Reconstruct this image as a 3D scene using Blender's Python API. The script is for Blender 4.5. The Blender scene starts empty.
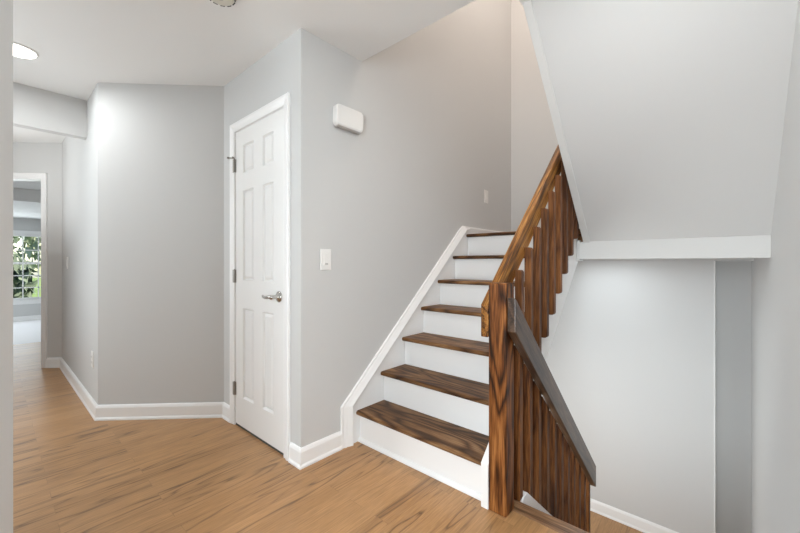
import bpy, bmesh, math, random
from mathutils import Vector, Matrix, Euler
random.seed(7)
SC = bpy.context.scene
COL = SC.collection

# ------------------------------------------------------------------ camera
cam_data = bpy.data.cameras.new('camera')
cam = bpy.data.objects.new('camera', cam_data)
COL.objects.link(cam)
cam_data.sensor_width = 36.0
cam_data.lens = 363.85 / 800 * 36.0
cam_data.shift_y = -(266.5 - 263.36) / 800
cam_data.clip_start = 0.05
cam.location = (1.7513, -1.1459, 1.1315)
cam.rotation_euler = (math.pi / 2, 0, 0.7262)
SC.camera = cam

# ------------------------------------------------------------------ world, lights, exposure
world = bpy.data.worlds.new('world')
SC.world = world
world.use_nodes = True
wn = world.node_tree
bg = wn.nodes['Background']
sky = wn.nodes.new('ShaderNodeTexSky')
sky.sky_type = 'NISHITA'
sky.sun_elevation = math.radians(48)
sky.sun_rotation = math.radians(60)
sky.sun_intensity = 0.25
wn.links.new(sky.outputs[0], bg.inputs[0])
bg.inputs[1].default_value = 0.35

def area(name, loc, aim, size, power, color, shape='DISK', size_y=None, spread=math.pi):
    d = bpy.data.lights.new(name, 'AREA')
    d.shape = shape
    d.size = size
    if size_y:
        d.size_y = size_y
    d.energy = power
    d.color = color
    d.spread = spread
    o = bpy.data.objects.new(name, d)
    COL.objects.link(o)
    o.location = loc
    o.rotation_euler = (Vector(aim) - Vector(loc)).to_track_quat('-Z', 'Y').to_euler()
    return o

NEUT = (0.94, 0.97, 0.98)
COOL = (0.885, 0.968, 1.02)
WARM = (1.0, 0.86, 0.76)
area('entry_fill_light', (1.20, -4.45, 1.45), (1.0, 0.0, 1.0), 1.5, 38, COOL, 'RECTANGLE', 1.7)  # unseen fill behind the camera; the entry wall has no window
area('stair_wall_fill_light', (1.50, 0.15, 2.42), (1.45, 0.15, 0), 0.30, 11, NEUT)  # added overhead fill for the stair wall and skirt; no fitting there
area('side_fill_light', (2.02, -2.3, 1.1), (0.0, 0.9, 0.7), 1.0, 96, COOL, 'RECTANGLE', 1.6)  # added side fill for the stair wall; the right wall has no window
area('hall_ceiling_light', (-1.478, -1.04, 2.415), (-1.478, -1.04, 0), 0.16, 7, NEUT)
area('hall_fill_light', (-1.9, -2.35, 1.25), (0.9, 0.2, 1.2), 1.4, 37.3, COOL, 'RECTANGLE', 1.7)  # added fill from the hall towards the right wall, no window behind it
area('hall_uplight_fill', (-0.6, -1.9, 1.6), (-0.4, -1.5, 2.44), 0.9, 3.43, COOL)  # unseen uplight added to brighten the hall ceiling
area('lower_fill_light', (0.12, 1.35, -0.45), (1.9, 1.7, -0.2), 1.0, 24.7, NEUT, 'RECTANGLE', 1.1)  # added fill beneath the stairs for the lower back and right walls
area('far_hall_uplight_fill', (-3.0, -1.6, 1.6), (-3.1, -1.3, 2.44), 0.6, 12.6, NEUT)  # unseen uplight added to lift the ceiling past the header
area('stairwell_light', (0.75, 1.5, 4.9), (0.45, 1.5, 0), 0.6, 42.2, WARM)
area('lower_landing_light', (0.95, 2.1, 1.165), (1.0, 2.1, -1), 0.7, 5, COOL, 'RECTANGLE', 0.5)
area('far_window_light', (-10.9, -1.2, 1.2), (-5, -1.0, 0.6), 1.8, 30, COOL, 'RECTANGLE', 1.7)
area('far_room_fill_light', (-8.5, -2.8, 2.2), (-8.5, -2.8, 0), 0.8, 85, COOL)  # unseen area fill added on top of the far window daylight
SC.cycles.diffuse_bounces = 8
SC.cycles.max_bounces = 12

SC.view_settings.view_transform = 'Standard'
SC.view_settings.look = 'None'
SC.view_settings.gamma = 1
SC.view_settings.use_curve_mapping = False
SC.view_settings.exposure = 0.0

# ------------------------------------------------------------------ materials
def new_mat(name):
    m = bpy.data.materials.new(name)
    m.use_nodes = True
    nt = m.node_tree
    return m, nt, nt.nodes['Principled BSDF']

def paint(name, col, rough=0.6, bump=0.02, scale=140, spec=0.35):
    m, nt, b = new_mat(name)
    tc = nt.nodes.new('ShaderNodeTexCoord')
    nz = nt.nodes.new('ShaderNodeTexNoise')
    nz.inputs['Scale'].default_value = scale
    nz.inputs['Detail'].default_value = 3
    nt.links.new(tc.outputs['Object'], nz.inputs['Vector'])
    bp = nt.nodes.new('ShaderNodeBump')
    bp.inputs['Strength'].default_value = bump
    bp.inputs['Distance'].default_value = 0.01
    nt.links.new(nz.outputs['Fac'], bp.inputs['Height'])
    nt.links.new(bp.outputs[0], b.inputs['Normal'])
    n2 = nt.nodes.new('ShaderNodeTexNoise')
    n2.inputs['Scale'].default_value = 1.3
    nt.links.new(tc.outputs['Object'], n2.inputs['Vector'])
    mx = nt.nodes.new('ShaderNodeMix')
    mx.data_type = 'RGBA'
    mx.inputs['A'].default_value = (*[c * 0.985 for c in col], 1)
    mx.inputs['B'].default_value = (*[min(1, c * 1.015) for c in col], 1)
    nt.links.new(n2.outputs['Fac'], mx.inputs['Factor'])
    nt.links.new(mx.outputs['Result'], b.inputs['Base Color'])
    b.inputs['Roughness'].default_value = rough
    b.inputs['Specular IOR Level'].default_value = spec
    return m

def flat(name, col, rough=0.4, metal=0.0, spec=0.5):
    m, nt, b = new_mat(name)
    tc = nt.nodes.new('ShaderNodeTexCoord')
    nz = nt.nodes.new('ShaderNodeTexNoise')
    nz.inputs['Scale'].default_value = 60
    nt.links.new(tc.outputs['Object'], nz.inputs['Vector'])
    mr = nt.nodes.new('ShaderNodeMapRange')
    mr.inputs['To Min'].default_value = rough * 0.85
    mr.inputs['To Max'].default_value = rough * 1.15
    nt.links.new(nz.outputs['Fac'], mr.inputs['Value'])
    nt.links.new(mr.outputs[0], b.inputs['Roughness'])
    b.inputs['Base Color'].default_value = (*col, 1)
    b.inputs['Metallic'].default_value = metal
    b.inputs['Specular IOR Level'].default_value = spec
    return m

def wood(name, ramp, axis='Y', tilt=0.0, grain=26, ring=5.0, rough=0.35, spec=0.5, fine=0.5, stretch=0.07, coat=0.0):
    """Oak grain running along one axis; ramp: list of (position, linear colour)."""
    m, nt, b = new_mat(name)
    N = nt.nodes.new
    L = nt.links.new
    tc = N('ShaderNodeTexCoord')
    oi = N('ShaderNodeObjectInfo')
    off = N('ShaderNodeVectorMath'); off.operation = 'MULTIPLY_ADD'
    cmb = N('ShaderNodeCombineXYZ')
    for i in range(3):
        L(oi.outputs['Random'], cmb.inputs[i])
    L(cmb.outputs[0], off.inputs[0])
    off.inputs[1].default_value = (7.3, 11.1, 5.7)
    L(tc.outputs['Object'], off.inputs[2])
    mp0 = N('ShaderNodeMapping')
    mp0.inputs['Rotation'].default_value = (tilt, 0, 0)
    L(off.outputs[0], mp0.inputs['Vector'])
    mp = N('ShaderNodeMapping')
    sc = [1, 1, 1]
    sc['XYZ'.index(axis)] = stretch
    mp.inputs['Scale'].default_value = sc
    L(mp0.outputs[0], mp.inputs['Vector'])
    # growth rings: contour lines of a smooth stretched noise
    n1 = N('ShaderNodeTexNoise'); n1.inputs['Scale'].default_value = ring; n1.inputs['Detail'].default_value = 2.0
    n1.inputs['Roughness'].default_value = 0.35; n1.inputs['Distortion'].default_value = 0.25
    L(mp.outputs[0], n1.inputs['Vector'])
    mul = N('ShaderNodeMath'); mul.operation = 'MULTIPLY'; mul.inputs[1].default_value = grain
    L(n1.outputs['Fac'], mul.inputs[0])
    pp = N('ShaderNodeMath'); pp.operation = 'PINGPONG'; pp.inputs[1].default_value = 0.5
    L(mul.outputs[0], pp.inputs[0])
    p2 = N('ShaderNodeMath'); p2.operation = 'MULTIPLY'; p2.inputs[1].default_value = 2.0
    L(pp.outputs[0], p2.inputs[0])
    fr = N('ShaderNodeMath'); fr.operation = 'POWER'; fr.inputs[1].default_value = 2.2
    L(p2.outputs[0], fr.inputs[0])
    # fine fibres
    n2 = N('ShaderNodeTexNoise'); n2.inputs['Scale'].default_value = 210; n2.inputs['Detail'].default_value = 3
    mp2 = N('ShaderNodeMapping')
    sc2 = [1, 1, 1]; sc2['XYZ'.index(axis)] = 0.05
    mp2.inputs['Scale'].default_value = sc2
    L(mp0.outputs[0], mp2.inputs['Vector']); L(mp2.outputs[0], n2.inputs['Vector'])
    n3 = N('ShaderNodeTexNoise'); n3.inputs['Scale'].default_value = 11; n3.inputs['Detail'].default_value = 2
    L(mp.outputs[0], n3.inputs['Vector'])
    def rng_(sock, lo, hi, a, c):
        q = N('ShaderNodeMapRange')
        q.inputs['From Min'].default_value = lo; q.inputs['From Max'].default_value = hi
        q.inputs['To Min'].default_value = a; q.inputs['To Max'].default_value = c
        L(sock, q.inputs['Value']); return q.outputs[0]
    def add_(a, c):
        q = N('ShaderNodeMath'); q.operation = 'ADD'; L(a, q.inputs[0]); L(c, q.inputs[1]); return q.outputs[0]
    tot = add_(add_(rng_(fr.outputs[0], 0, 1, 0.25 * (1 - fine), -0.75 * (1 - fine)), rng_(n2.outputs['Fac'], 0.3, 0.7, -0.75 * fine, 0.65 * fine)),
               rng_(n3.outputs['Fac'], 0.3, 0.7, 0.5 - 0.22, 0.5 + 0.22))
    cr = N('ShaderNodeValToRGB')
    els = cr.color_ramp.elements
    els[0].position, els[0].color = ramp[0][0], (*ramp[0][1], 1)
    els[1].position, els[1].color = ramp[-1][0], (*ramp[-1][1], 1)
    for pos, c in ramp[1:-1]:
        e = els.new(pos); e.color = (*c, 1)
    L(tot, cr.inputs['Fac'])
    hs = N('ShaderNodeHueSaturation')
    mr = N('ShaderNodeMapRange'); mr.inputs['To Min'].default_value = 0.85; mr.inputs['To Max'].default_value = 1.15
    L(oi.outputs['Random'], mr.inputs['Value']); L(mr.outputs[0], hs.inputs['Value'])
    L(cr.outputs[0], hs.inputs['Color'])
    L(hs.outputs[0], b.inputs['Base Color'])
    bp = N('ShaderNodeBump'); bp.inputs['Strength'].default_value = 0.12; bp.inputs['Distance'].default_value = 0.004
    L(n2.outputs['Fac'], bp.inputs['Height']); L(bp.outputs[0], b.inputs['Normal'])
    b.inputs['Roughness'].default_value = rough
    b.inputs['Specular IOR Level'].default_value = spec
    b.inputs['Coat Weight'].default_value = coat
    b.inputs['Coat Roughness'].default_value = 0.25
    return m

def floorboards(name, tones, grain_dark, width=0.083, rough=0.36, length=0.95):
    """Strip oak floor, boards along Y."""
    m, nt, b = new_mat(name)
    N = nt.nodes.new
    L = nt.links.new
    tc = N('ShaderNodeTexCoord')
    mp = N('ShaderNodeMapping')
    mp.inputs['Rotation'].default_value = (0, 0, math.pi / 2)
    L(tc.outputs['Object'], mp.inputs['Vector'])
    br = N('ShaderNodeTexBrick')
    br.offset = 0.37; br.offset_frequency = 2; br.squash = 1
    br.inputs['Scale'].default_value = 1
    br.inputs['Brick Width'].default_value = length
    br.inputs['Row Height'].default_value = width
    br.inputs['Mortar Size'].default_value = 0.0009
    br.inputs['Mortar Smooth'].default_value = 0.2
    br.inputs['Color1'].default_value = (0, 0, 0, 1)
    br.inputs['Color2'].default_value = (1, 1, 1, 1)
    br.inputs['Mortar'].default_value = (0.5, 0.5, 0.5, 1)
    L(mp.outputs[0], br.inputs['Vector'])
    # per-board offset for the grain
    sx = N('ShaderNodeSeparateColor'); L(br.outputs['Color'], sx.inputs[0])
    offm = N('ShaderNodeMath'); offm.operation = 'MULTIPLY'; offm.inputs[1].default_value = 37.0
    L(sx.outputs[0], offm.inputs[0])
    cmb = N('ShaderNodeCombineXYZ'); L(offm.outputs[0], cmb.inputs[0]); L(offm.outputs[0], cmb.inputs[2]); L(offm.outputs[0], cmb.inputs[1])
    add = N('ShaderNodeVectorMath'); add.operation = 'ADD'
    L(tc.outputs['Object'], add.inputs[0]); L(cmb.outputs[0], add.inputs[1])
    m1 = N('ShaderNodeMapping'); m1.inputs['Scale'].default_value = (1, 0.09, 1); L(add.outputs[0], m1.inputs['Vector'])
    n1 = N('ShaderNodeTexNoise'); n1.inputs['Scale'].default_value = 9.0; n1.inputs['Detail'].default_value = 2.5; n1.inputs['Distortion'].default_value = 0.4
    L(m1.outputs[0], n1.inputs['Vector'])
    mul = N('ShaderNodeMath'); mul.operation = 'MULTIPLY'; mul.inputs[1].default_value = 15
    L(n1.outputs['Fac'], mul.inputs[0])
    fr = N('ShaderNodeMath'); fr.operation = 'PINGPONG'; fr.inputs[1].default_value = 1
    L(mul.outputs[0], fr.inputs[0])
    pw = N('ShaderNodeMath'); pw.operation = 'POWER'; pw.inputs[1].default_value = 4.5; L(fr.outputs[0], pw.inputs[0])
    m2 = N('ShaderNodeMapping'); m2.inputs['Scale'].default_value = (1, 0.045, 1); L(add.outputs[0], m2.inputs['Vector'])
    n2 = N('ShaderNodeTexNoise'); n2.inputs['Scale'].default_value = 230; n2.inputs['Detail'].default_value = 3; L(m2.outputs[0], n2.inputs['Vector'])
    n3 = N('ShaderNodeTexNoise'); n3.inputs['Scale'].default_value = 3.2; n3.inputs['Detail'].default_value = 2; L(m1.outputs[0], n3.inputs['Vector'])
    # where the cathedral grain is strong
    n4 = N('ShaderNodeTexNoise'); n4.inputs['Scale'].default_value = 5; L(m1.outputs[0], n4.inputs['Vector'])
    mr4 = N('ShaderNodeMapRange'); mr4.inputs['From Min'].default_value = 0.45; mr4.inputs['From Max'].default_value = 0.58
    mr4.inputs['To Min'].default_value = 0.15; mr4.inputs['To Max'].default_value = 0.85
    L(n4.outputs['Fac'], mr4.inputs['Value'])
    cr = N('ShaderNodeValToRGB')
    els = cr.color_ramp.elements
    els[0].position, els[0].color = 0.0, (*tones[0], 1)
    els[1].position, els[1].color = 1.0, (*tones[-1], 1)
    for i, t in enumerate(tones[1:-1]):
        e = els.new((i + 1) / (len(tones) - 1)); e.color = (*t, 1)
    mxb = N('ShaderNodeMix'); mxb.data_type = 'FLOAT'; mxb.inputs['Factor'].default_value = 0.6
    L(sx.outputs[0], mxb.inputs['A']); L(n3.outputs['Fac'], mxb.inputs['B'])
    L(mxb.outputs['Result'], cr.inputs['Fac'])
    gm = N('ShaderNodeMath'); gm.operation = 'MULTIPLY'; L(pw.outputs[0], gm.inputs[0]); L(mr4.outputs[0], gm.inputs[1])
    mxg = N('ShaderNodeMix'); mxg.data_type = 'RGBA'; L(gm.outputs[0], mxg.inputs['Factor'])
    L(cr.outputs[0], mxg.inputs['A']); mxg.inputs['B'].default_value = (*grain_dark, 1)
    fm = N('ShaderNodeMapRange'); fm.inputs['From Min'].default_value = 0.3; fm.inputs['From Max'].default_value = 0.7
    fm.inputs['To Min'].default_value = 0.80; fm.inputs['To Max'].default_value = 1.15
    L(n2.outputs['Fac'], fm.inputs['Value'])
    mm = N('ShaderNodeMix'); mm.data_type = 'RGBA'; mm.blend_type = 'MULTIPLY'; mm.inputs['Factor'].default_value = 1
    L(mxg.outputs['Result'], mm.inputs['A']); L(fm.outputs[0], mm.inputs['B'])
    mj = N('ShaderNodeMix'); mj.data_type = 'RGBA'
    jf = N('ShaderNodeMath'); jf.operation = 'MULTIPLY'; jf.inputs[1].default_value = 0.3; L(br.outputs['Fac'], jf.inputs[0])
    L(jf.outputs[0], mj.inputs['Factor']); L(mm.outputs['Result'], mj.inputs['A']); mj.inputs['B'].default_value = (*[c * 0.55 for c in grain_dark], 1)
    L(mj.outputs['Result'], b.inputs['Base Color'])
    bp = N('ShaderNodeBump'); bp.inputs['Strength'].default_value = 0.1; bp.inputs['Distance'].default_value = 0.003
    L(n2.outputs['Fac'], bp.inputs['Height']); L(bp.outputs[0], b.inputs['Normal'])
    rr = N('ShaderNodeMapRange'); rr.inputs['To Min'].default_value = rough - 0.06; rr.inputs['To Max'].default_value = rough + 0.08
    L(n3.outputs['Fac'], rr.inputs['Value']); L(rr.outputs[0], b.inputs['Roughness'])
    b.inputs['Specular IOR Level'].default_value = 0.5
    return m

M = {}
M['wall'] = paint('wall_paint', (0.60, 0.602, 0.596), 0.55)
M['soffit'] = paint('soffit_paint', (0.58, 0.58, 0.575), 0.6)
M['soffit_edge'] = paint('soffit_edge_paint', (0.61, 0.61, 0.60), 0.5)
M['ceiling'] = paint('ceiling_paint', (0.78, 0.78, 0.77), 0.8, 0.015)
M['trim'] = paint('trim_paint', (0.86, 0.86, 0.855), 0.3, 0.004, 60, 0.5)
M['door'] = paint('door_paint', (0.83, 0.83, 0.82), 0.35, 0.01, 90, 0.5)
M['plastic'] = flat('white_plastic', (0.82, 0.81, 0.79), 0.35)
M['detector'] = flat('ivory_plastic', (0.62, 0.60, 0.53), 0.45)
M['dark_slot'] = flat('dark_slot', (0.05, 0.05, 0.05), 0.6)
M['grille'] = flat('grille_plastic', (0.48, 0.47, 0.46), 0.5)
M['nickel'] = flat('satin_nickel', (0.55, 0.53, 0.50), 0.25, 1.0)
M['hinge'] = flat('aged_nickel', (0.36, 0.34, 0.31), 0.4, 1.0)
M['floor'] = floorboards('oak_floor', [(0.335, 0.175, 0.072), (0.395, 0.212, 0.088), (0.445, 0.243, 0.104), (0.52, 0.296, 0.134)], (0.11, 0.055, 0.026))
walnut = [(0.0, (0.050, 0.023, 0.010)), (0.3, (0.098, 0.046, 0.019)), (0.62, (0.175, 0.085, 0.034)), (0.95, (0.33, 0.19, 0.09))]
M['tread'] = wood('walnut_stained_tread', walnut, 'X', 0, 12, 5.5, 0.5, 0.2, 0.30, 0.17)
M['nosing'] = wood('oak_nosing', [(0.05, (0.09, 0.042, 0.02)), (0.5, (0.22, 0.118, 0.058)), (0.95, (0.36, 0.21, 0.115))], 'X', 0, 11, 6.0, 0.4, 0.4, 0.5, 0.1)
oakdark = [(0.03, (0.016, 0.006, 0.002)), (0.34, (0.085, 0.027, 0.007)), (0.64, (0.20, 0.070, 0.017)), (0.95, (0.36, 0.15, 0.045))]
M['newel'] = wood('newel_oak', oakdark, 'Z', 0, 9, 9, 0.42, 0.25, 0.35, 0.14)
M['baluster'] = wood('baluster_oak', [(0.0, (0.045, 0.015, 0.005)), (0.5, (0.125, 0.045, 0.012)), (1.0, (0.23, 0.092, 0.028))], 'Z', 0, 7, 11, 0.45, 0.25, 0.5, 0.09)
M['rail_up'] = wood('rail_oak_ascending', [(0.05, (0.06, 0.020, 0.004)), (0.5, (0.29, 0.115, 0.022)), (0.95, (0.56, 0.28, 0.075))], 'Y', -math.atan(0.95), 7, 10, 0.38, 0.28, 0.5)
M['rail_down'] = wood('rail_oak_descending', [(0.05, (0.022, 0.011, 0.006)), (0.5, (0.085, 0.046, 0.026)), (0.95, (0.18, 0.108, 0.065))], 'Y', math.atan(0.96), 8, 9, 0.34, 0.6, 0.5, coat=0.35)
M['carpet'] = paint('pale_carpet', (0.72, 0.71, 0.71), 0.9, 0.3, 300)
M['lawn'] = paint('lawn', (0.12, 0.20, 0.06), 0.95, 0.5, 40)
M['bark'] = paint('bark', (0.10, 0.075, 0.05), 0.9, 0.6, 30)
M['leaf_a'] = paint('leaf_deep', (0.12, 0.17, 0.13), 0.7, 0.5, 30)
M['leaf_b'] = paint('leaf_pale', (0.26, 0.31, 0.22), 0.7, 0.5, 30)
m, nt, b = new_mat('lamp_lens')
b.inputs['Base Color'].default_value = (0.9, 0.9, 0.88, 1)
b.inputs['Emission Color'].default_value = (1, 0.96, 0.9, 1)
b.inputs['Emission Strength'].default_value = 6
M['lens'] = m
m, nt, b = new_mat('window_glass')
b.inputs['Base Color'].default_value = (1, 1, 1, 1)
b.inputs['Roughness'].default_value = 0.0
b.inputs['Transmission Weight'].default_value = 1.0
b.inputs['IOR'].default_value = 1.05
M['glass'] = m

# ------------------------------------------------------------------ mesh helpers
def bx(bm, x0, x1, y0, y1, z0, z1):
    vs = [bm.verts.new((x, y, z)) for z in (z0, z1) for y in (y0, y1) for x in (x0, x1)]
    for f in ((0, 2, 3, 1), (4, 5, 7, 6), (0, 1, 5, 4), (2, 6, 7, 3), (0, 4, 6, 2), (1, 3, 7, 5)):
        bm.faces.new([vs[i] for i in f])

def prism(bm, pts, axis, a0, a1):
    """Polygon pts (2D) extruded along axis from a0 to a1. axis X: pts=(y,z); Y: (x,z); Z: (x,y)."""
    def mk(p, a):
        if axis == 'X': return (a, p[0], p[1])
        if axis == 'Y': return (p[0], a, p[1])
        return (p[0], p[1], a)
    A = [bm.verts.new(mk(p, a0)) for p in pts]
    B = [bm.verts.new(mk(p, a1)) for p in pts]
    n = len(pts)
    bm.faces.new(A)
    bm.faces.new(B[::-1])
    for i in range(n):
        j = (i + 1) % n
        bm.faces.new((A[i], B[i], B[j], A[j]))

def lathe(bm, prof, center, axis='Z', seg=40):
    """prof: list of (r, h) around axis through center."""
    rings = []
    for r, hh in prof:
        ring = []
        for i in range(seg):
            a = 2 * math.pi * i / seg
            c, s = r * math.cos(a), r * math.sin(a)
            if axis == 'Z': p = (c, s, hh)
            elif axis == 'Y': p = (c, hh, s)
            else: p = (hh, c, s)
            ring.append(bm.verts.new(Vector(p) + Vector(center)))
        rings.append(ring)
    for a, b_ in zip(rings, rings[1:]):
        for i in range(seg):
            j = (i + 1) % seg
            bm.faces.new((a[i], a[j], b_[j], b_[i]))
    bm.faces.new(rings[0][::-1])
    bm.faces.new(rings[-1])

def tube(bm, pts, radii, seg=12, flat_z=1.0):
    pts = [Vector(p) for p in pts]
    rings = []
    for i, p in enumerate(pts):
        t = (pts[min(i + 1, len(pts) - 1)] - pts[max(i - 1, 0)]).normalized()
        up = Vector((0, 0, 1)) if abs(t.z) < 0.9 else Vector((1, 0, 0))
        s = t.cross(up).normalized()
        u = s.cross(t).normalized()
        r = radii[i] if isinstance(radii, (list, tuple)) else radii
        rings.append([bm.verts.new(p + s * math.cos(2 * math.pi * k / seg) * r + u * math.sin(2 * math.pi * k / seg) * r * flat_z) for k in range(seg)])
    for a, b_ in zip(rings, rings[1:]):
        for k in range(seg):
            j = (k + 1) % seg
            bm.faces.new((a[k], a[j], b_[j], b_[k]))
    bm.faces.new(rings[0][::-1])
    bm.faces.new(rings[-1])

def sweep(bm, path, prof, side=1, closed_ends=True):
    """Sweep profile (d, z) along a 2D polyline path with mitred corners; d is measured to the left (side=1) of travel."""
    P = [Vector((p[0], p[1])) for p in path]
    n = len(P)
    rings = []
    for i in range(n):
        def nrm(a, c):
            t = (c - a).normalized()
            return Vector((-t.y, t.x)) * side
        if i == 0: mit = nrm(P[0], P[1])
        elif i == n - 1: mit = nrm(P[-2], P[-1])
        else:
            n1, n2 = nrm(P[i - 1], P[i]), nrm(P[i], P[i + 1])
            mit = (n1 + n2) / (1 + n1.dot(n2))
        rings.append([bm.verts.new((P[i].x + mit.x * d, P[i].y + mit.y * d, z)) for d, z in prof])
    k = len(prof)
    for a, b_ in zip(rings, rings[1:]):
        for i in range(k):
            j = (i + 1) % k
            bm.faces.new((a[i], a[j], b_[j], b_[i]))
    if closed_ends:
        bm.faces.new(rings[0][::-1])
        bm.faces.new(rings[-1])

def obj(name, bm, mat, parent=None, bevel=0.0, segs=2, smooth=False):
    bmesh.ops.recalc_face_normals(bm, faces=bm.faces[:])
    me = bpy.data.meshes.new(name)
    if parent is not None:
        w = Vector()
        q = parent
        while q is not None:
            w += q.location
            q = q.parent
        bmesh.ops.translate(bm, verts=bm.verts[:], vec=-w)
    bm.to_mesh(me)
    bm.free()
    o = bpy.data.objects.new(name, me)
    COL.objects.link(o)
    me.materials.append(mat)
    if parent is not None:
        o.parent = parent
    if bevel:
        md = o.modifiers.new('edge', 'BEVEL')
        md.width = bevel
        md.segments = segs
        md.limit_method = 'ANGLE'
        md.angle_limit = math.radians(30)
    if smooth:
        for p in me.polygons:
            p.use_smooth = True
    return o

def thing(name, label, cat, loc, group=None):
    o = bpy.data.objects.new(name, None)
    COL.objects.link(o)
    o.location = loc
    o.empty_display_size = 0.05
    o['label'] = label
    o['category'] = cat
    if group:
        o['group'] = group
    return o

def tag(o, label, cat, group=None):
    o['label'] = label
    o['category'] = cat
    if group:
        o['group'] = group
    return o

def struct(name, bm, mat, label, cat, bevel=0.0, parent=None):
    o = obj(name, bm, mat, parent, bevel)
    if parent is None:
        o['kind'] = 'structure'
        o['label'] = label
        o['category'] = cat
    return o

def B():
    return bmesh.new()

# key dimensions
H = 2.44            # ceiling
LZ = -1.225         # lower landing floor
TOPZ = 5.2
R_, T_, Y1 = 0.1993, 0.2199, 0.3886       # riser, going, first nosing
YB = 2.672          # back wall
XA = -1.003         # door wall ends, 45 degree wall begins
XC, YC = -1.632, -0.629                   # hall wall corner
XF = -3.63          # far end of hall wall
def xr(y):          # right wall, very slightly out of square
    return 1.948 - (y - 1.708) * 0.0241

# ------------------------------------------------------------------ structure
bm = B(); bx(bm, -5.62, 2.3, -4.7, 0.44, -0.25, 0.0)
struct('floor', bm, M['floor'], 'honey oak strip floor of the hallway and foyer', 'floor')
bm = B(); bx(bm, 0.947, 1.985, 0.435, 0.528, -0.03, 0.0015)
struct('floor_edge_nosing', bm, M['nosing'], 'oak nosing board along the floor edge above the descending stairs', 'floor trim', 0.008)
bm = B(); bx(bm, 0.0, 1.99, 0.44, 2.95, LZ - 0.1, LZ)
struct('floor_lower', bm, M['floor'], 'oak floor of the lower landing at the foot of the stairs', 'floor')
bm = B(); bx(bm, 0.0, 1.93, 1.75, YB, 1.175, 1.388)
struct('floor_landing', bm, M['tread'], 'landing floor at the top of the visible flight', 'floor')
bm = B(); bx(bm, -5.0, 2.3, -4.7, 0.455, H, H + 0.12); bx(bm, 0.99, 2.1, 0.455, 0.70, H, H + 0.12)
struct('ceiling', bm, M['ceiling'], 'flat off-white ceiling over the hallway', 'ceiling')
bm = B(); bx(bm, -0.1, 2.1, 0.3, YB + 0.2, TOPZ, TOPZ + 0.1)
struct('ceiling_stairwell', bm, M['ceiling'], 'high ceiling above the stairwell', 'ceiling')

bm = B()
bx(bm, -0.1, 0.0, 0.0, YB + 0.15, 0.0, H)
bx(bm, -0.1, 0.0, 0.455, YB + 0.15, H, TOPZ)
bx(bm, -0.1, 0.0, 0.34, YB + 0.15, LZ - 0.1, 0.0)
struct('wall_stair', bm, M['wall'], 'light grey wall running up beside the stairs', 'wall')
bm = B(); bx(bm, -0.1, 2.1, 0.36, 0.455, H + 0.05, TOPZ)
struct('wall_over_opening', bm, M['wall'], 'wall above the ceiling edge inside the stairwell', 'wall')
bm = B()
bx(bm, XA - 0.05, -0.815, 0.0, 0.1, 0, H); bx(bm, -0.165, -0.1, 0.0, 0.1, 0, H); bx(bm, -0.815, -0.165, 0.0, 0.1, 2.062, H)
struct('wall_door', bm, M['wall'], 'light grey wall holding the white panelled door', 'wall')
bm = B(); bx(bm, -0.95, -0.1, 0.55, 0.6, 0, H); bx(bm, -1.0, -0.95, 0.1, 0.6, 0, H); bx(bm, -0.95, -0.1, 0.1, 0.6, -0.02, 0.0)
struct('wall_closet', bm, M['wall'], 'closet walls behind the white door', 'wall')
def wall45(bm, p0, p1, z0, z1, th=0.1, side=1):
    a, c = Vector(p0), Vector(p1)
    t = (c - a).normalized()
    n = Vector((-t.y, t.x)) * th * side
    prism(bm, [tuple(a), tuple(c), tuple(c + n), tuple(a + n)], 'Z', z0, z1)
bm = B(); wall45(bm, (XC, YC), (XA, 0.0), 0, H, 0.1, 1)
struct('wall_angled', bm, M['wall'], 'light grey angled wall left of the white door', 'wall')
bm = B(); prism(bm, [(XF, YC), (XC, YC), (XC - 0.07, YC + 0.1), (XF, YC + 0.1)], 'Z', 0, H)
struct('wall_hall', bm, M['wall'], 'long hallway wall leading to the far room', 'wall')
# far angled wall with the doorway
u45 = Vector((-math.sqrt(.5), -math.sqrt(.5)))
def far(s): return (XF + u45.x * s, YC + u45.y * s)
S0, S1, SE = 0.203, 1.10, 1.9
bm = B()
wall45(bm, far(0), far(S0), 0, H, 0.1, -1); wall45(bm, far(S1), far(SE), 0, H, 0.1, -1); wall45(bm, far(S0), far(S1), 2.055, H, 0.1, -1)
struct('wall_far_doorway', bm, M['wall'], 'angled wall at the hall end with a cased opening', 'wall')
bm = B(); bx(bm, -2.155, -2.075, -2.5, YC, 2.142, H)
struct('beam_hall', bm, M['wall'], 'dropped header crossing the hallway ceiling', 'beam')
bm = B(); prism(bm, [(0.49, -1.113), (0.60, -1.113), (0.66, -1.173), (0.66, -1.26), (0.49, -1.26)], 'Z', 0, H); bx(bm, 0.39, 0.49, -4.7, -1.113, 0, H)  # corner chamfer added to turn this face away from the entry fill, into shade
struct('wall_near', bm, M['wall'], 'end of the near grey wall at the picture edge', 'wall')
bm = B(); bx(bm, -5.2, 0.39, -2.6, -2.5, 0, H)
struct('wall_hall_opposite', bm, M['wall'], 'hallway wall facing the long hall wall', 'wall')
bm = B()
prism(bm, [(xr(-4.7), -4.7), (xr(2.95), 2.95), (xr(2.95) + 0.1, 2.95), (xr(-4.7) + 0.1, -4.7)], 'Z', LZ - 0.1, TOPZ)
struct('wall_right', bm, M['wall'], 'light grey wall along the right of the stairwell', 'wall')
bm = B(); bx(bm, 0.3, 2.4, -4.8, -4.7, 0, H)
struct('wall_entry', bm, M['wall'], 'wall of the entry behind the viewer', 'wall')
bm = B()
bx(bm, -0.1, 2.1, YB, YB + 0.3, 1.15, TOPZ)
bx(bm, -0.1, 1.703, YB, YB + 0.3, LZ - 0.1, 1.15)
bx(bm, 1.703, 2.1, YB + 0.20, YB + 0.3, LZ - 0.1, 1.15)
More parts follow.
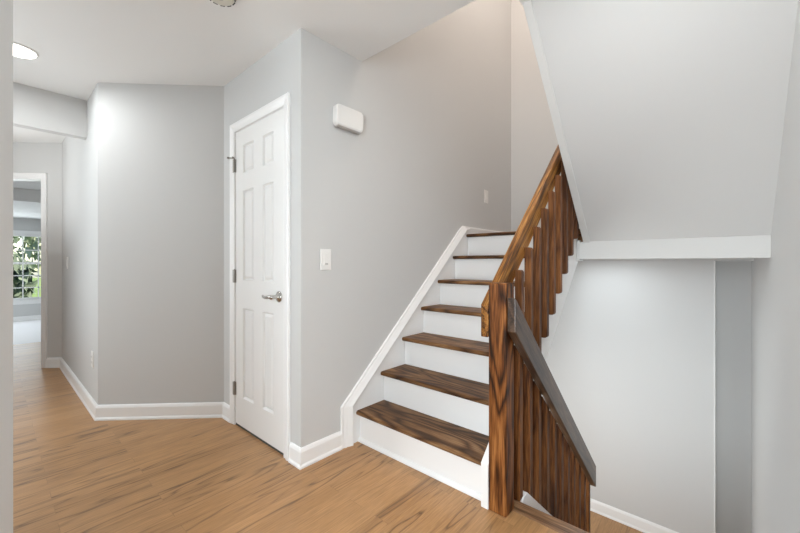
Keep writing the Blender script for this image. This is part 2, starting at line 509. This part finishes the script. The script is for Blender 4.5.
struct('wall_back', bm, M['wall'], 'back wall of the stairwell, stepped at the lower landing', 'wall')
bm = B(); bx(bm, 0.0, 1.99, 0.34, 0.44, LZ - 0.1, -0.03)
struct('wall_below_floor', bm, M['wall'], 'wall below the floor edge facing the lower landing', 'wall')

# sloped underside of the upper flight and the landing header
zs = lambda y: 1.287 + 1.085 * (1.70 - y)
bm = B()
prism(bm, [(1.70, 1.287), (0.55, zs(0.55)), (0.55, zs(0.55) + 0.30), (1.70, 1.587)], 'X', 1.001, 2.02)
struct('ceiling_sloped', bm, M['soffit'], 'grey sloped underside of the upper flight of stairs', 'ceiling')
bm = B(); bx(bm, 0.968, 1.948, 1.70, 1.80, 1.162, 1.287); bx(bm, 0.9455, 0.968, 1.712, 1.80, 1.15, 1.30); bx(bm, 1.001, 1.948, 1.70, 1.80, 1.287, 1.40)
struct('beam_landing', bm, M['soffit_edge'], 'white header under the landing where the sloped ceiling ends', 'beam', 0.002)
bm = B()
prism(bm, [(1.694, 1.287), (0.58, zs(0.58)), (0.58, zs(0.58) + 0.30), (1.694, 1.60)], 'X', 0.9965, 1.001)
prism(bm, [(1.699, 1.279), (0.58, zs(0.58) - 0.009), (0.58, zs(0.58) + 0.01), (1.699, 1.300)], 'X', 0.9965, 1.040)
struct('trim_1', bm, M['soffit_edge'], 'white trim strip along the edge of the sloped ceiling', 'trim', 0.002)
bm = B(); bx(bm, 1.6965, 1.7045, YB - 0.0025, YB + 0.20, LZ, 1.15)
struct('trim_2', bm, M['ceiling'], 'thin white corner bead on the lower back wall', 'trim')

# baseboards
BASE = [(0, 0), (0.020, 0), (0.020, 0.010), (0.014, 0.022), (0.014, 0.088), (0.010, 0.100), (0.005, 0.108), (0, 0.108)]
bm = B(); sweep(bm, [far(S0 - 0.054), (XF, YC), (XC, YC), (XA, 0.0), (-0.869, 0.0)], BASE, -1)
struct('baseboard_left', bm, M['trim'], 'white baseboard along the hallway wall and angled wall', 'baseboard')
bm = B(); sweep(bm, [(-0.1015, 0.0), (0, 0), (0, 0.277)], BASE, -1)
struct('baseboard_corner', bm, M['trim'], 'white baseboard wrapping the corner beside the door', 'baseboard')
bm = B(); sweep(bm, [(0.0, YB), (1.703, YB), (1.703, YB + 0.20), (1.915, YB + 0.20)], [(d, z + LZ) for d, z in BASE], -1)
struct('baseboard_lower', bm, M['trim'], 'white baseboard on the lower landing back wall', 'baseboard')
LB = [(0, 0), (0.014, 0), (0.014, 0.065), (0.009, 0.078), (0, 0.078)]
bm = B(); sweep(bm, [(0.0, 1.70), (0.0, YB), (1.5, YB)], [(d, z + 1.388) for d, z in LB], -1)
struct('baseboard_landing', bm, M['trim'], 'white baseboard around the upper landing', 'baseboard')

# ------------------------------------------------------------------ white six panel door
door = bpy.data.objects.new('door_1', None)
COL.objects.link(door); door.location = (-0.5, 0, 0)
door['kind'] = 'structure'; door['label'] = 'white six-panel closet door with a lever handle'; door['category'] = 'door'
DX0, DX1, DZ0, DZ1 = -0.808, -0.180, 0.014, 2.046
xs = [DX0, -0.697, -0.549, -0.429, -0.297, DX1]
zr = [DZ0, 0.212, 0.826, 1.014, 1.630, 1.748, 1.940, DZ1]
bm = B()
grid = [[bm.verts.new((x, -0.001, z)) for x in xs] for z in zr]
panels = []
for r in range(len(zr) - 1):
    for c in range(len(xs) - 1):
        f = bm.faces.new((grid[r][c], grid[r][c + 1], grid[r + 1][c + 1], grid[r + 1][c]))
        if r in (1, 3, 5) and c in (1, 3):
            panels.append(f)
bmesh.ops.recalc_face_normals(bm, faces=bm.faces[:])
if bm.faces[0].normal.y > 0:
    bmesh.ops.reverse_faces(bm, faces=bm.faces[:])
bmesh.ops.inset_individual(bm, faces=panels, thickness=0.012, depth=-0.013)
bmesh.ops.inset_individual(bm, faces=panels, thickness=0.006, depth=0.0)
bmesh.ops.inset_individual(bm, faces=panels, thickness=0.022, depth=0.011)
edges = [e for e in bm.edges if e.is_boundary]
ret = bmesh.ops.extrude_edge_only(bm, edges=edges)
vs = [v for v in ret['geom'] if isinstance(v, bmesh.types.BMVert)]
for v in vs: v.co.y = 0.034
bm.faces.new([v for v in sorted(vs, key=lambda v: math.atan2(v.co.z - 1.0, v.co.x + 0.5))])
obj('door_leaf', bm, M['door'], door)
# casing with a moulded profile, swept up, across and down
def casing(path, w, face):
    """path in (x, z) on plane y=0 - profile d outwards, thickness towards -y."""
    prof = [(0.0, 0.0), (0.0, 0.008), (0.006, 0.011), (0.012, 0.010), (0.030, 0.013), (w - 0.016, 0.018), (w - 0.004, 0.018), (w, 0.014), (w, 0.0)]
    bm = B()
    P = [Vector(p) for p in path]
    rings = []
    for i in range(len(P)):
        def nrm(a, c):
            t = (c - a).normalized(); return Vector((-t.y, t.x))
        if i == 0: mit = nrm(P[0], P[1])
        elif i == len(P) - 1: mit = nrm(P[-2], P[-1])
        else:
            n1, n2 = nrm(P[i - 1], P[i]), nrm(P[i], P[i + 1]); mit = (n1 + n2) / (1 + n1.dot(n2))
        rings.append([bm.verts.new(face(P[i].x + mit.x * d, P[i].y + mit.y * d, th)) for d, th in prof])
    for a, b_ in zip(rings, rings[1:]):
        for k in range(len(prof)):
            j = (k + 1) % len(prof)
            bm.faces.new((a[k], a[j], b_[j], b_[k]))
    bm.faces.new(rings[0]); bm.faces.new(rings[-1][::-1])
    return bm
obj('door_frame', casing([(-0.812, 0.0), (-0.812, 2.052), (-0.170, 2.052), (-0.170, 0.0)], 0.060, lambda x, z, t: (x, -t, z)), M['trim'], door)
bm = B(); bx(bm, -0.815, -0.8095, -0.002, 0.1, 0, 2.049); bx(bm, -0.1775, -0.165, 0.0, 0.1, 0, 2.049); bx(bm, -0.815, -0.165, 0.0, 0.1, 2.049, 2.062)
obj('jamb', bm, M['trim'], door)
bm = B(); bx(bm, DX0, DX1, 0.0, 0.03, 0.0, 0.011)
obj('door_gap_shade', bm, M['dark_slot'], door)  # dark strip stands in for the shade under the door leaf
for zc, stop in ((1.815, True), (1.042, False), (0.256, False)):
    bm = B()
    tube(bm, [(-0.8105, -0.010, zc - 0.045), (-0.8105, -0.010, zc + 0.045)], 0.0065, 12)
    tube(bm, [(-0.8105, -0.010, zc + 0.045), (-0.8105, -0.010, zc + 0.051)], [0.0045, 0.003], 12)
    bx(bm, -0.830, -0.8105, -0.0135, -0.0095, zc - 0.045, zc + 0.045)
    bx(bm, -0.8105, -0.800, -0.006, -0.001, zc - 0.045, zc + 0.045)
    hg = obj('hinge', bm, M['hinge'], door)
    if stop:
        bm = B()
        tube(bm, [(-0.8105, -0.012, zc + 0.054), (-0.826, -0.028, zc + 0.054), (-0.836, -0.040, zc + 0.054)], 0.004, 8)
        tube(bm, [(-0.8105, -0.012, zc + 0.054), (-0.79, -0.032, zc + 0.054), (-0.78, -0.036, zc + 0.04)], 0.004, 8)
        tube(bm, [(-0.833, -0.037, zc + 0.054), (-0.840, -0.045, zc + 0.054)], 0.008, 10)
        obj('hinge_pin_stop', bm, M['hinge'], hg)
hd = bpy.data.objects.new('door_handle', None)
COL.objects.link(hd); hd.parent = door; hd.location = (-0.229 + 0.5, 0, 0.932)
bm = B(); lathe(bm, [(0.033, -0.001), (0.033, -0.006), (0.026, -0.011), (0.017, -0.014), (0.0125, -0.020), (0.0125, -0.044), (0.015, -0.050), (0.013, -0.058)], (-0.229, 0, 0.932), 'Y', 28)
obj('rose', bm, M['nickel'], hd, smooth=True)
bm = B(); tube(bm, [(-0.219, -0.050, 0.932), (-0.245, -0.051, 0.934), (-0.275, -0.053, 0.929), (-0.305, -0.052, 0.926), (-0.332, -0.048, 0.929), (-0.352, -0.041, 0.934)], [0.010, 0.011, 0.010, 0.009, 0.0085, 0.006], 14, 1.0)
obj('lever', bm, M['nickel'], hd, smooth=True)

# cased opening of the far angled wall
dr2 = bpy.data.objects.new('door_2', None)
COL.objects.link(dr2); dr2.location = (*far((S0 + S1) / 2), 0)
dr2['kind'] = 'structure'; dr2['label'] = 'white cased opening at the end of the hallway'; dr2['category'] = 'doorway'
n45 = Vector((math.sqrt(.5), -math.sqrt(.5)))
def f45(s, z, t):
    p = Vector(far(s)) + n45 * t
    return (p.x, p.y, z)
cb = casing([(-S1, 0.0), (-S1, 2.055), (-S0, 2.055), (-S0, 0.0)], 0.054, lambda x, z, t: f45(-x, z, t))
obj('door_frame', cb, M['trim'], dr2)
bm = B()
for s in (S0, S1 - 0.012):
    a, c = Vector(far(s)), Vector(far(s + 0.012)); n = -n45 * 0.1
    prism(bm, [tuple(a), tuple(c), tuple(c + n), tuple(a + n)], 'Z', 0, 2.055)
a, c = Vector(far(S0)), Vector(far(S1)); n = -n45 * 0.1
prism(bm, [tuple(a), tuple(c), tuple(c + n), tuple(a + n)], 'Z', 2.043, 2.055)
obj('jamb', bm, M['trim'], dr2)

# ------------------------------------------------------------------ far room
FX, FZ, FC = -11.1, -0.275, 2.24
bm = B(); bx(bm, FX - 0.1, -5.62, -5.1, 2.6, FZ - 0.1, FZ)
struct('floor_far_room', bm, M['carpet'], 'pale carpet of the sunken far room', 'floor')
bm = B(); bx(bm, -7.6, -3.6, -5.1, 2.6, H + 0.004, H + 0.12); bx(bm, FX - 0.1, -7.44, -5.1, 2.6, FC, FC + 0.32)
struct('ceiling_far_room', bm, M['ceiling'], 'stepped ceiling of the far room', 'ceiling')
bm = B(); bx(bm, -7.445, -7.435, -5.1, 2.6, FC - 0.02, H)
struct('beam_far_room', bm, M['trim'], 'white fascia where the far ceiling steps down', 'beam')
WY0, WY1, WZ0, WZ1 = -2.02, -0.12, 0.235, 1.845
bm = B()
bx(bm, FX - 0.12, FX, -5.1, WY0, FZ, FC); bx(bm, FX - 0.12, FX, WY1, 2.6, FZ, FC)
bx(bm, FX - 0.12, FX, WY0, WY1, FZ, WZ0); bx(bm, FX - 0.12, FX, WY0, WY1, WZ1, FC)
struct('wall_far', bm, M['wall'], 'grey far room wall around the window', 'wall')
bm = B(); bx(bm, FX - 0.1, -3.6, -5.2, -5.1, FZ - 0.1, H); bx(bm, FX - 0.1, -3.6, 2.6, 2.7, FZ - 0.1, H)
struct('wall_far_side', bm, M['wall'], 'side walls of the far room', 'wall')
bm = B(); bx(bm, -3.73, -3.63, YC + 0.05, 2.6, 0, H); bx(bm, -5.05, -4.95, -5.1, -1.9, 0, H); bx(bm, -5.62, -3.6, 0.43, 2.6, -0.25, 0)
struct('wall_far_near_side', bm, M['wall'], 'far room wall behind the hallway', 'wall')
bm = B(); sweep(bm, [(FX, -5.1), (FX, 2.6)], [(d, z + FZ) for d, z in BASE], -1)
struct('baseboard_far', bm, M['trim'], 'white baseboard below the far window', 'baseboard')
win = bpy.data.objects.new('window_1', None)
COL.objects.link(win); win.location = (FX, (WY0 + WY1) / 2, WZ0)
win['kind'] = 'structure'; win['label'] = 'white gridded double-hung window in the far room'; win['category'] = 'window'
bm = B()
f = 0.05
bx(bm, FX - 0.08, FX - 0.02, WY0, WY0 + f, WZ0, WZ1); bx(bm, FX - 0.08, FX - 0.02, WY1 - f, WY1, WZ0, WZ1)
bx(bm, FX - 0.08, FX - 0.02, WY0, WY1, WZ0, WZ0 + f); bx(bm, FX - 0.08, FX - 0.02, WY0, WY1, WZ1 - f, WZ1)
zm = 1.135
bx(bm, FX - 0.085, FX - 0.015, WY0, WY1, zm - 0.025, zm + 0.025)
obj('window_frame', bm, M['trim'], win)
bm = B()
for k in range(1, 7):
    y = WY0 + (WY1 - WY0) * k / 7 + 0.05
    if y < WY1 - 0.1: bx(bm, FX - 0.06, FX - 0.035, y - 0.011, y + 0.011, WZ0, WZ1)
for z in (0.53, 0.83, 1.46):
    bx(bm, FX - 0.06, FX - 0.035, WY0, WY1, z - 0.011, z + 0.011)
obj('muntin', bm, M['trim'], win)
bm = B(); bx(bm, FX - 0.052, FX - 0.046, WY0 + f, WY1 - f, WZ0 + f, WZ1 - f)
obj('pane', bm, M['glass'], win)
bm = B(); bx(bm, FX - 0.03, FX + 0.045, WY0 - 0.1, WY1 + 0.1, WZ0 - 0.03, WZ0); bx(bm, FX, FX + 0.02, WY0 - 0.06, WY1 + 0.06, WZ0 - 0.11, WZ0 - 0.03)
bx(bm, FX, FX + 0.02, WY0 - 0.09, WY0, WZ0, WZ1 + 0.09); bx(bm, FX, FX + 0.02, WY1, WY1 + 0.09, WZ0, WZ1 + 0.09); bx(bm, FX, FX + 0.02, WY0, WY1, WZ1, WZ1 + 0.09)
obj('window_casing', bm, M['trim'], win)

# ------------------------------------------------------------------ ascending stairs
def nose_y(k): return Y1 + k * T_
up = thing('staircase', 'white-risered staircase with dark walnut-stained treads climbing to the landing', 'staircase', (0.47, Y1, 0))
XL, XR_ = 0.017, 0.9075
for k in range(7):
    z = (k + 1) * R_
    y0 = nose_y(k); y1 = nose_y(k + 1) + 0.034 if k < 6 else 1.752
    th = 0.027
    r = 0.012
    prof = [(y1, z - th), (y1, z)]
    for a in range(0, 7):
        t = math.pi / 2 + math.pi * a / 6
        prof.append((y0 + r + math.cos(t) * r, z - th / 2 + math.sin(t) * th / 2))
    bm = B(); prism(bm, prof, 'X', XL, XR_)
    obj('tread', bm, M['tread'], up)
    bm = B(); bx(bm, XL, XR_, y0 + 0.033, y0 + 0.050, z - R_, z - th)
    obj('riser', bm, M['trim'], up)
bm = B()
prism(bm, [(nose_y(0) + 0.033, 0), (nose_y(0) + 0.033, 0.022), (nose_y(0) + 0.027, 0.020), (nose_y(0) + 0.018, 0.010), (nose_y(0) + 0.016, 0.0)], 'X', XL, XR_)
obj('shoe_moulding', bm, M['trim'], up)
# outer stringer
sb = lambda y: 1.16 + 0.92 * (y - 1.772)
st = lambda y: 0.205 + 0.905 * (y - 0.37)
bm = B()
prism(bm, [(0.37, 0.0), (0.37, st(0.37)), (1.752, st(1.752)), (1.752, sb(1.752)), (0.52, sb(0.52)), (0.52, 0.0)], 'X', 0.908, 0.945)
obj('stringer', bm, M['trim'], up, 0.002)
bm = B()
prism(bm, [(0.56, sb(0.56)), (1.70, sb(1.70)), (1.70, sb(1.70) - 0.03), (0.56, sb(0.56) - 0.03)], 'X', 0.02, 0.918)
obj('sloped_underside', bm, M['wall'], up)
# wall skirt board: inner board and cap moulding
sk = lambda y: 0.252 + 0.8805 * (y - 0.277)
bm = B()
prism(bm, [(0.277, 0.0), (0.277, 0.252), (1.632, 1.445), (1.665, 1.466), (1.752, 1.466), (1.752, 1.385), (1.752, 1.20), (1.70, 1.02), (0.57, 0.0)], 'X', 0.001, 0.016)
obj('skirt_board', bm, M['trim'], up)
bm = B()
o1 = [(0.275, 0.0), (0.275, 0.2525), (1.630, 1.4470), (1.664, 1.468), (1.752, 1.468)]
i1 = [(0.353, 0.0), (0.353, 0.245), (1.690, 1.4215), (1.710, 1.436), (1.752, 1.438)]
cap_prof = [(0.0, 0.002), (0.0, 0.008), (0.40, 0.024), (0.46, 0.020), (0.54, 0.022), (0.92, 0.034), (1.0, 0.034), (1.0, 0.002)]
rings = [[bm.verts.new((x, o[0] + (i[0] - o[0]) * t, o[1] + (i[1] - o[1]) * t)) for t, x in cap_prof] for o, i in zip(o1, i1)]
for ra, rb in zip(rings, rings[1:]):
    for k in range(len(cap_prof)):
        j = (k + 1) % len(cap_prof)
        bm.faces.new((ra[k], ra[j], rb[j], rb[k]))
bm.faces.new(rings[0][::-1]); bm.faces.new(rings[-1])
obj('skirt_cap', bm, M['trim'], up)

# ------------------------------------------------------------------ descending stairs
dn = thing('staircase', 'descending flight from the floor edge behind the newel to the lower landing', 'staircase', (1.48, 0.525, LZ))
r2 = -LZ / 6
for k in range(5):
    z = -(k + 1) * r2
    y0 = 0.53 + 0.24 * k
    bm = B(); bx(bm, 1.04, 1.91, y0, y0 + 0.262, z - 0.027, z)
    obj('tread', bm, M['tread'], dn, 0.008)
for k in range(6):
    z = -(k + 1) * r2
    y0 = 0.513 + 0.24 * k
    bm = B(); bx(bm, 1.04, 1.91, y0, y0 + 0.017, z, z + r2 - 0.029)
    obj('riser', bm, M['trim'], dn)
ds = lambda y: 0.010 - 0.85 * (y - 0.600)
bm = B()
prism(bm, [(0.531, -0.45), (0.531, -0.018), (0.556, 0.010), (0.600, 0.010), (1.76, ds(1.76)), (1.76, LZ), (1.42, LZ)], 'X', 0.989, 1.036)
obj('stringer', bm, M['trim'], dn, 0.002)

# ------------------------------------------------------------------ newel, railings
nw = tag(obj('newel_post', (lambda b_: (bx(b_, 0.9455, 1.0325, 0.3705, 0.458, 0.0, 1.042), b_)[1])(B()), M['newel'], None, 0.008, 4),
         'square dark oak newel post at the foot of the stairs', 'newel post')

ur = thing('stair_railing', 'brown oak railing climbing from newel to sloped ceiling', 'stair railing', (0.93, 0.37, 0.2))
ru = lambda y: 0.940 + 0.951 * (y - 0.371)
bm = B(); prism(bm, [(0.371, ru(0.371)), (1.745, ru(1.745)), (1.745, ru(1.745) - 0.160), (0.385, ru(0.385) - 0.160), (0.371, ru(0.371) - 0.150)], 'X', 0.9065, 0.9445)
obj('handrail', bm, M['rail_up'], ur, 0.005, 3)
ys = [0.655, 0.776, 0.896, 1.014, 1.133, 1.252, 1.371, 1.490, 1.610]
def baluster_up(y):
    zb = 0.576 + 1.028 * (y + 0.02 - 0.912) - 0.008
    zt = 1.094 + 1.0 * (y - 0.655) + 0.004
    x0, x1 = 0.9455, 0.982
    rr = 0.017
    pts = [(x0, zb), (x1 - rr, zb)]
    for a in range(1, 7):
        t = -math.pi / 2 + math.pi / 2 * a / 6
        pts.append((x1 - rr + rr * math.cos(t), zb + rr + rr * math.sin(t)))
    for a in range(0, 7):
        t = math.pi / 2 * a / 6
        pts.append((x1 - rr + rr * math.cos(t), zt - rr + rr * math.sin(t)))
    pts.append((x0, zt))
    bm = B(); prism(bm, pts, 'Y', y, y + 0.034)
    return bm
for y in ys:
    obj('baluster', baluster_up(y), M['baluster'], ur, 0.002)

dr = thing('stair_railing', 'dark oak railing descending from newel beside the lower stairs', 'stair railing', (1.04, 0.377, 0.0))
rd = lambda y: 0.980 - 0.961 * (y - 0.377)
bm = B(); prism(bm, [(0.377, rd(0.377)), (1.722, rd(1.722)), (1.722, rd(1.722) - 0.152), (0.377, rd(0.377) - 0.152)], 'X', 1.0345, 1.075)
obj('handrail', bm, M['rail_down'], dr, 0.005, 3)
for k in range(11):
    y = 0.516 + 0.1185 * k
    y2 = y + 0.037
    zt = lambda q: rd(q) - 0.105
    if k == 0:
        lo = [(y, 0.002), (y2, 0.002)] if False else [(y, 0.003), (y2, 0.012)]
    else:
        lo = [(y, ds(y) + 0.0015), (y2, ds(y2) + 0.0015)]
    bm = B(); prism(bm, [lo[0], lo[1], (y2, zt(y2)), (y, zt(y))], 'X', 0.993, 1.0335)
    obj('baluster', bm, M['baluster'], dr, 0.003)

# ------------------------------------------------------------------ small fittings
# door chime box
ch = thing('door_chime', 'white rounded door chime box high on the wall beside the door', 'door chime', (0, 0.317, 2.018))
def rounded(bm, y0, y1, z0, z1, r, x0, x1, n=6, inset=0.0):
    pts = []
    for cy, cz, a0 in ((y1 - r, z1 - r, 0), (y0 + r, z1 - r, 90), (y0 + r, z0 + r, 180), (y1 - r, z0 + r, 270)):
        for i in range(n + 1):
            a = math.radians(a0 + 90 * i / n)
            pts.append((cy + r * math.cos(a), cz + r * math.sin(a)))
    prism(bm, pts, 'X', x0, x1)
bm = B(); rounded(bm, 0.212, 0.427, 1.958, 2.084, 0.026, 0.0005, 0.048)
obj('cover', bm, M['plastic'], ch, 0.010, 4)
bm = B(); prism(bm, [(0.002, 1.9600), (0.002, 1.9520), (0.032, 1.9520), (0.040, 1.9600)], 'Y', 0.228, 0.418)
gr = obj('speaker_grille', bm, M['grille'], ch, 0.003)
bm = B()
for i in range(9):
    yy = 0.245 + i * 0.0175
    bx(bm, 0.008, 0.028, yy, yy + 0.007, 1.9512, 1.9526)
obj('sound_slot', bm, M['hinge'], gr)
# light switch
def wallplate(name, label, y0, y1, z0, z1, rocker=True, dimmer=False):
    t = thing(name, label, 'light switch', (0, (y0 + y1) / 2, (z0 + z1) / 2))
    bm = B(); bx(bm, 0.0, 0.006, y0, y1, z0, z1)
    obj('cover_plate', bm, M['plastic'], t, 0.003, 3)
    yc, zc = (y0 + y1) / 2, (z0 + z1) / 2
    bm = B(); prism(bm, [(0.0055, zc - 0.033), (0.0105, zc - 0.033), (0.0075, zc + 0.033), (0.0055, zc + 0.033)], 'Y', yc - 0.0165, yc + 0.0165)
    obj('rocker', bm, M['plastic'], t, 0.001)
    if dimmer:
        bm = B(); bx(bm, 0.0075, 0.0115, yc - 0.010, yc + 0.010, zc - 0.030, zc - 0.022)
        obj('dimmer_slot', bm, M['grille'], t)
    return t
wallplate('light_switch', 'white dimmer light switch at hand height beside the stairs', 0.127, 0.204, 1.092, 1.216, True, True)
wallplate('light_switch', 'small white switch plate high on the wall above the landing', 2.066, 2.143, 1.727, 1.853)
# hall outlet and hall switch on the hallway wall (plane y = YC, facing -y)
def hallplate(name, label, cat, xc, zc, outlet):
    t = thing(name, label, cat, (xc, YC, zc))
    bm = B(); bx(bm, xc - 0.037, xc + 0.037, YC - 0.006, YC, zc - 0.06, zc + 0.06)
    obj('cover_plate', bm, M['plastic'], t, 0.003, 3)
    if outlet:
        for dz in (-0.02, 0.02):
            bm = B(); lathe(bm, [(0.0165, -0.0055), (0.0165, -0.0085), (0.0155, -0.009)], (xc, YC, zc + dz), 'Y', 24)
            so = obj('socket', bm, M['plastic'], t)
            bm = B()
            for dx in (-0.006, 0.006): bx(bm, xc + dx - 0.001, xc + dx + 0.001, YC - 0.0096, YC - 0.009, zc + dz - 0.004, zc + dz + 0.005)
            obj('slot', bm, M['dark_slot'], so)
    else:
        bm = B(); bx(bm, xc - 0.0165, xc + 0.0165, YC - 0.010, YC - 0.0055, zc - 0.033, zc + 0.033)
        obj('rocker', bm, M['plastic'], t, 0.001)
hallplate('wall_outlet', 'white power outlet low on the hallway wall', 'outlet', -1.82, 0.405, True)
hallplate('light_switch', 'white switch plate on the hallway wall near the far doorway', 'light switch', -3.163, 1.135, False)
# smoke detector
sd = thing('smoke_detector', 'round ivory smoke detector on the ceiling', 'smoke detector', (-0.050, -0.412, H))
bm = B(); lathe(bm, [(0.074, 0.0), (0.074, -0.012), (0.069, -0.020), (0.058, -0.034), (0.050, -0.039), (0.020, -0.041)], (-0.050, -0.412, H), 'Z', 48)
obj('housing', bm, M['detector'], sd, smooth=False)
bm = B()
for i in range(12):
    a = 2 * math.pi * i / 12
    c = Vector((-0.050 + 0.062 * math.cos(a), -0.412 + 0.062 * math.sin(a), H - 0.031))
    t = Vector((-math.sin(a), math.cos(a), 0)) * 0.010
    tube(bm, [c - t, c + t], 0.0035, 8)
obj('smoke_vent', bm, M['dark_slot'], sd)
bm = B(); lathe(bm, [(0.010, -0.0405), (0.010, -0.0425), (0.008, -0.0435)], (-0.050, -0.412, H), 'Z', 20)
obj('test_button', bm, M['grille'], sd)
# recessed hall light
LX, LY = -1.478, -1.04
rl = thing('recessed_light', 'bright round recessed ceiling light in the hallway', 'ceiling light', (LX, LY, H))
bm = B(); lathe(bm, [(0.098, 0.0), (0.098, -0.004), (0.090, -0.008)], (LX, LY, H), 'Z', 48)
obj('trim_ring', bm, M['plastic'], rl)
bm = B(); lathe(bm, [(0.088, -0.0075), (0.088, -0.0095)], (LX, LY, H), 'Z', 48)
obj('lens', bm, M['lens'], rl)

# ------------------------------------------------------------------ garden beyond the far window
bm = B(); bx(bm, -60, FX - 0.15, -40, 40, -0.9, -0.6)
struct('ground_outside', bm, M['lawn'], 'lawn beyond the far window', 'lawn')
def tree(loc, hgt, rad, mat, label):
    t = thing('tree', label, 'tree', loc, 'trees beyond the far window')
    bm = B(); tube(bm, [(loc[0], loc[1], loc[2] - 0.05), (loc[0] + .05, loc[1], loc[2] + hgt * .45), (loc[0], loc[1] + .05, loc[2] + hgt * .8)], [0.16, 0.11, 0.05], 10)
    obj('trunk', bm, M['bark'], t)
    bm = B()
    rng = random.Random(int(abs(loc[1]) * 100) + int(hgt * 10))
    for i in range(420):
        a = rng.random() * 2 * math.pi; q = rng.uniform(-1, 1); rr = rad * (rng.random() ** 0.4)
        s = math.sqrt(1 - q * q)
        c = Vector((loc[0] + rr * s * math.cos(a), loc[1] + rr * s * math.sin(a), loc[2] + hgt * 0.62 + rr * q * hgt * 0.42 / rad))
        e = Euler((rng.random() * 6, rng.random() * 6, rng.random() * 6)).to_matrix()
        L_ = rng.uniform(0.12, 0.26)
        vs = [bm.verts.new(c + e @ Vector(v) * L_) for v in ((-1, 0, 0), (0, -.5, .12), (1, 0, 0), (0, .5, .12))]
        bm.faces.new(vs)
    obj('crown', bm, mat, t)
for (x, y, hh, rd_, mk) in ((-14.5, -0.9, 1.9, 0.75, 'leaf_a'), (-17.5, 0.7, 4.6, 1.3, 'leaf_b'), (-18.0, -2.4, 4.4, 1.4, 'leaf_b'), (-22.5, -0.6, 5.6, 1.9, 'leaf_a'), (-26, 4.2, 6.5, 2.2, 'leaf_a')):
    tree((x, y, -0.6), hh, rd_, M[mk], 'leafy green tree seen through the far window panes')
